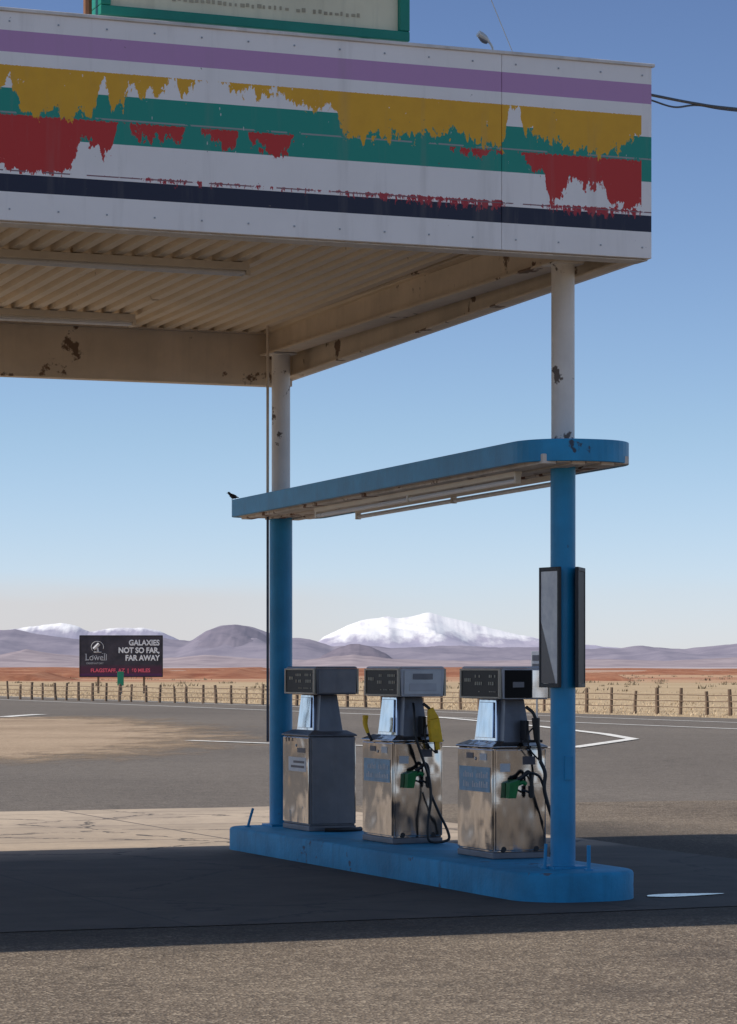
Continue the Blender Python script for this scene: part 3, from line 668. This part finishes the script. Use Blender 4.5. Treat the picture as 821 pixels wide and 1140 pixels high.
# ------------------------------------------------------------------ fuel pumps
def nozzle(bm,o,mi_body=0,mi_boot=1,flip=1):
    T=lambda x,y,z:Vector(o)+Vector((x*flip,y,z))
    tube(bm,[T(0,0,.16),T(.004,0,.08),T(.01,0,.0)],lambda f:.030-.008*f,10,mi_boot)
    tube(bm,[T(.01,0,.01),T(.03,-.0,-.07),T(.035,0,-.15)],.015,10,mi_body)
    tube(bm,[T(-.02,0,.09),T(-.06,0,.04),T(-.05,0,-.06),T(.01,0,-.13),T(.03,0,-.14)],.006,6,mi_body)
    tube(bm,[T(0,0,.15),T(-.02,.01,.20),T(-.06,.04,.24)],.013,8,2)
def pump(tnear,style):
    c=W(.115,tnear+.325,.209); e=empty('fuel_pump',tuple(c),(0,0,TH))
    endm={1:m_greyp,2:m_steel,3:m_steel}[style]; headm={1:m_greyp,2:m_wplas,3:m_wplas}[style]
    bm=bmesh.new(); box(bm,-.213,.213,-.322,.322,0,.045,1); box(bm,-.205,.205,-.314,.314,.045,.80,0)
    frustum(bm,(-.222,.222),(-.332,.332),.801,(-.222,.222),(-.332,.332),.815,0); frustum(bm,(-.22,.22),(-.33,.33),.815,(-.15,.15),(-.27,.24),.85,0)
    new_obj('cabinet',bm,[m_steel if style!=1 else m_greyp,m_greyp],e,bevel=.006)
    for sx in (-1,1):
        x0,x1=(-.217,-.206) if sx<0 else (.206,.217)
        bm=bmesh.new(); box(bm,x0,x1,-.308,.308,.06,.79); new_obj('side_door',bm,m_steel,e,bevel=.006)
    bm=bmesh.new(); box(bm,-.19,.19,-.326,-.315,.06,.79); new_obj('end_panel',bm,endm,e,bevel=.006)
    bm=bmesh.new(); tube(bm,[(-.217,-.02,.72),(-.222,-.02,.72)],.012,10,curve=False); new_obj('lock',bm,m_galv,e)
    if style>1:
        for x in (-.13,.13):
            bm=bmesh.new(); tube(bm,[(x,-.326,.07),(x,-.329,.07)],.02,12,0,curve=False); new_obj('vent_hole',bm,m_black,e)
    bm=bmesh.new(); frustum(bm,(-.13,.12),(-.20,.20),.845,(-.105,.09),(-.14,.16),1.152,0)
    new_obj('neck',bm,m_steel2,e,bevel=.006)
    bm=bmesh.new(); frustum(bm,(-.11,.11),(-.285,-.202),.83,(-.075,.075),(-.235,-.142),1.152,0); new_obj('neck_cover',bm,m_greyp,e,bevel=.006)
    bm=bmesh.new(); frustum(bm,(-.141,-.133),(-.15,.15),.87,(-.117,-.109),(-.11,.13),1.13,0); new_obj('neck_plate',bm,m_steel2,e,bevel=.003)
    bm=bmesh.new(); y0,y1=-.445,.275; frustum(bm,(-.19,.165),(y0,y1),1.155,(-.20,.175),(y0-.005,y1),1.375,0); frustum(bm,(-.205,.18),(y0-.01,y1+.005),1.376,(-.19,.165),(y0+.01,y1-.01),1.392,0)
    new_obj('head',bm,headm,e,bevel=.008)
    for sx,xx in ((-1,-.203),(1,.176)):
        bm=bmesh.new(); a,b=(xx-.014,xx+.002) if sx<0 else (xx-.002,xx+.014)
        box(bm,a,b,y0+.004,y1-.004,1.160,1.172); box(bm,a,b,y0+.004,y1-.004,1.362,1.374); box(bm,a,b,y0+.004,y0+.03,1.1725,1.3615); box(bm,a,b,y1-.03,y1-.004,1.1725,1.3615)
        new_obj('display_frame',bm,m_cream,e,bevel=.002)
        bm=bmesh.new(); a,b=(xx-.008,xx+.001) if sx<0 else (xx-.001,xx+.008)
        box(bm,a,b,y0+.031,y1-.031,1.173,1.361,0); q=a-.003 if sx<0 else b; w=.003
        for (ya,yb,za,zb) in ((-.36,-.20,1.31,1.330),(-.12,.02,1.31,1.330),(-.36,-.22,1.255,1.28),(-.12,.02,1.255,1.28),(.08,.2,1.28,1.305),(-.36,-.05,1.205,1.212)):
            nn=int((yb-ya)/.03)
            for i in range(nn):
                yy=ya+(yb-ya)*i/nn
                if random.random()<.75: box(bm,q,q+w,yy,yy+.015,za,zb,1)
        new_obj('display',bm,[m_glass,m_digit],e)
    bm=bmesh.new()
    if style==2:
        box(bm,-.17,.14,y0-.012,y0-.006,1.175,1.36,0); box(bm,-.10,.07,y0-.016,y0-.0125,1.29,1.335,1); box(bm,-.13,.10,y0-.016,y0-.0125,1.20,1.26,2)
    elif style==3:
        box(bm,-.18,.03,y0-.012,y0-.006,1.165,1.365,1); box(bm,.035,.16,y0-.014,y0-.006,1.165,1.365,0); box(bm,-.12,-.03,y0-.016,y0-.0125,1.24,1.28,2)
    else: box(bm,-.18,.15,y0-.012,y0-.006,1.168,1.362,3)
    new_obj('end_plate',bm,[m_lwhite,m_greyp,m_wplas,m_greyp] if style!=3 else [m_steel2,m_glass,m_greyp,m_greyp],e,bevel=.002)
    bm=bmesh.new(); xx=-.2185
    if style==1: box(bm,xx-.001,xx,-.26,.16,.50,.62,1); box(bm,xx-.001,xx,-.24,-.05,.66,.70,2); box(bm,xx-.0022,xx-.0012,-.22,.10,.53,.55,2); box(bm,xx-.0022,xx-.0012,-.22,.04,.57,.59,2)
    else:
        box(bm,xx-.001,xx,-.28,.27,.48,.66,0)
        for (a,b,z) in ((-.24,-.02,.58),(.02,.22,.58),(-.24,.05,.51),(.09,.22,.51)):
            k=a
            while k<b-.02:
                w=random.uniform(.012,.022); box(bm,xx-.003,xx-.0012,k,k+w,z,z+random.choice((.03,.045,.035)),1); k+=w+.014
        box(bm,xx-.001,xx,-.22,-.1,.71,.76,1); box(bm,xx-.001,xx,.02,.14,.72,.76,2)
        box(bm,.02,.12,-.3275,-.3265,.68,.74,2); box(bm,-.16,-.08,-.3275,-.3265,.63,.69,1)
    new_obj('decal',bm,[m_lblue,m_lwhite,m_ldark],e)
    if style>1:
        bm=bmesh.new(); box(bm,.0,.16,-.37,-.328,.84,.86); box(bm,.02,.05,-.37,-.28,.8605,1.0)
        new_obj('nozzle_bracket',bm,m_blackm,e,bevel=.003)
        bm=bmesh.new(); nozzle(bm,(.085,-.41,.86)); new_obj('nozzle',bm,[m_black,m_yell if style==2 else m_black,m_black],e,smooth=True)
        if style==2:
            # yellow vinyl splash cover: broad hand-guard over a tapering spout end
            bm=bmesh.new(); hexa(bm,[(.055,-.475,.80),(.15,-.475,.80),(.15,-.42,.80),(.055,-.42,.80),(.035,-.47,.97),(.12,-.47,.99),(.12,-.42,.99),(.035,-.42,.97)])
            hexa(bm,[(.036,-.468,.972),(.119,-.468,.992),(.119,-.422,.992),(.036,-.422,.972),(.035,-.455,1.05),(.075,-.455,1.07),(.075,-.425,1.07),(.035,-.425,1.05)])
            tube(bm,[(.11,-.445,.81),(.115,-.445,.77),(.12,-.445,.74)],.020,10)
            new_obj('nozzle_cover',bm,m_yell,e,bevel=.014,seg=3)
        bm=bmesh.new(); hexa(bm,[(-.12,-.39,.44),(-.06,-.39,.44),(-.06,-.33,.44),(-.12,-.33,.44),(-.115,-.40,.55),(-.035,-.40,.575),(-.035,-.33,.575),(-.115,-.33,.55)])
        tube(bm,[(-.04,-.37,.54),(-.005,-.385,.555),(.02,-.39,.54)],.016,8)
        new_obj('nozzle_boot',bm,m_green,e,bevel=.012,seg=3)
        bm=bmesh.new(); tube(bm,[(-.05,-.385,.575),(-.01,-.40,.60),(.03,-.40,.63),(.055,-.40,.58),(.055,-.40,.44)],.014,8,0); tube(bm,[(-.02,-.39,.50),(.02,-.40,.49),(.05,-.40,.47)],.008,8,0); tube(bm,[(.052,-.40,.53),(.055,-.40,.45)],.021,10,0,curve=False)
        new_obj('nozzle',bm,m_black,e,smooth=True)
        bm=bmesh.new()
        if style==2: tube(bm,[(-.03,-.30,1.10),(-.05,-.37,1.02),(-.06,-.41,.86),(.0,-.43,.66),(.05,-.44,.50),(.055,-.45,.34),(.03,-.455,.18),(.03,-.46,.05),(.07,-.46,.018),(.15,-.45,.018),(.215,-.44,.04),(.20,-.43,.12),(.13,-.42,.26),(.07,-.41,.40)],.011,10)
        else: tube(bm,[(.12,-.41,.71),(.15,-.43,.62),(.14,-.44,.50),(.19,-.44,.33),(.25,-.43,.18),(.27,-.38,.05),(.26,-.30,.03)],.014,10)
        new_obj('hose',bm,m_black,e,smooth=True)
        if style==3:
            bm=bmesh.new(); tube(bm,[(-.03,-.36,.55),(.02,-.42,.62),(.10,-.43,.60),(.14,-.43,.52)],.010,8)
            new_obj('hose',bm,m_black,e,smooth=True)
    if style==2:
        bm=bmesh.new(); tube(bm,[(-.25,.16,1.0),(-.255,.15,.93),(-.24,.13,.86)],lambda f:.024-.010*f,10,0); tube(bm,[(-.24,.13,.86),(-.22,.10,.80)],.012,8,1,curve=False); new_obj('nozzle',bm,[m_yell,m_black],e,smooth=True)
    if style==1:
        bm=bmesh.new(); tube(bm,[(-.1,-.40,.012),(.0,-.45,.015),(.15,-.42,.015),(.24,-.36,.015)],.02,8); new_obj('hose',bm,m_black,e,smooth=True)
    return e
G_='fuel pumps on the blue island'
tag(pump(.95,3),'stainless steel fuel pump with black nozzle and looping hose','fuel pump',G_)
tag(pump(2.85,2),'stainless steel fuel pump with yellow nozzle cover','fuel pump',G_)
tag(pump(4.70,1),'grey fuel pump without a hose, plain painted end','fuel pump',G_)

# ------------------------------------------------------------------ light, sky, camera
w=bpy.data.worlds.new('World'); S.world=w; w.use_nodes=True; nt=w.node_tree; N=nt.nodes; Lk=nt.links
sky=N.new('ShaderNodeTexSky'); sky.sky_type='NISHITA'; sky.sun_disc=False
sky.sun_elevation=math.radians(45); sky.sun_rotation=math.radians(264); sky.altitude=1500; sky.air_density=1.0; sky.dust_density=.6; sky.ozone_density=1.6
tc=N.new('ShaderNodeTexCoord'); sx=N.new('ShaderNodeSeparateXYZ'); Lk.new(tc.outputs['Generated'],sx.inputs[0])
cr=N.new('ShaderNodeValToRGB'); Lk.new(sx.outputs['Z'],cr.inputs[0]); E=cr.color_ramp.elements
E[0].position=0; E[0].color=(.84,.87,1.17,1); E[1].position=1.0; E[1].color=(1.5,1.28,1.08,1)
for p,c in ((.03,(.80,.85,1.10)),(.08,(.73,.80,.94)),(.15,(.65,.70,.84)),(.23,(.56,.60,.75)),(.42,(1.35,1.2,1.08))):
    q=E.new(p); q.color=(*c,1)  # high stops warmed and boosted as added fill for the shaded sides
mx=N.new('ShaderNodeMix'); mx.data_type='RGBA'; mx.blend_type='MULTIPLY'; mx.inputs[0].default_value=1; Lk.new(sky.outputs[0],mx.inputs[6]); Lk.new(cr.outputs[0],mx.inputs[7])
def wm(op,a,b=0.0,cl=False):
    n=N.new('ShaderNodeMath'); n.operation=op; n.use_clamp=cl
    for i,v in enumerate((a,b)):
        if hasattr(v,'is_output'): Lk.new(v,n.inputs[i])
        else: n.inputs[i].default_value=v
    return n.outputs[0]
mp=N.new('ShaderNodeMapping'); mp.inputs['Scale'].default_value=(3,3,22); Lk.new(tc.outputs['Generated'],mp.inputs[0])
nz=N.new('ShaderNodeTexNoise'); nz.inputs['Scale'].default_value=2.2; nz.inputs['Detail'].default_value=6; Lk.new(mp.outputs[0],nz.inputs['Vector'])
def mr(v,a,b,c,d):
    n=N.new('ShaderNodeMapRange'); n.interpolation_type='SMOOTHSTEP'
    for i,k in enumerate((a,b,c,d)): n.inputs[i+1].default_value=k
    Lk.new(v,n.inputs[0]); return n.outputs[0]
zt=wm('ADD',sx.outputs['Z'],wm('MULTIPLY',wm('SUBTRACT',nz.outputs['Fac'],.5),.016))
band=wm('MULTIPLY',mr(zt,.033,.023,0,1),mr(sx.outputs['X'],.04,-.09,.12,.8))
m2=N.new('ShaderNodeMix'); m2.data_type='RGBA'; Lk.new(band,m2.inputs[0]); Lk.new(mx.outputs[2],m2.inputs[6]); m2.inputs[7].default_value=(5.1,4.95,5.0,1)
bg=N['Background']; Lk.new(m2.outputs[2],bg.inputs['Color']); bg.inputs['Strength'].default_value=.13
sun=bpy.data.lights.new('sun','SUN'); sun.energy=4.5; sun.angle=math.radians(.5); sun.color=(1,.93,.82)
so=bpy.data.objects.new('sun',sun); COL.objects.link(so); so.rotation_euler=Vector((.983,.104,-1.0)).to_track_quat('-Z','Y').to_euler(); so.location=(-20,0,30)
cam=bpy.data.cameras.new('camera'); co=bpy.data.objects.new('camera',cam); COL.objects.link(co)
co.location=(0,0,1.6); co.rotation_euler=(math.radians(90),0,0); cam.lens=3195/1140*36; cam.sensor_width=36; cam.shift_y=172/1140; cam.clip_start=.1; cam.clip_end=60000
S.camera=co
S.view_settings.view_transform='Standard'; S.view_settings.look='None'; S.view_settings.exposure=0
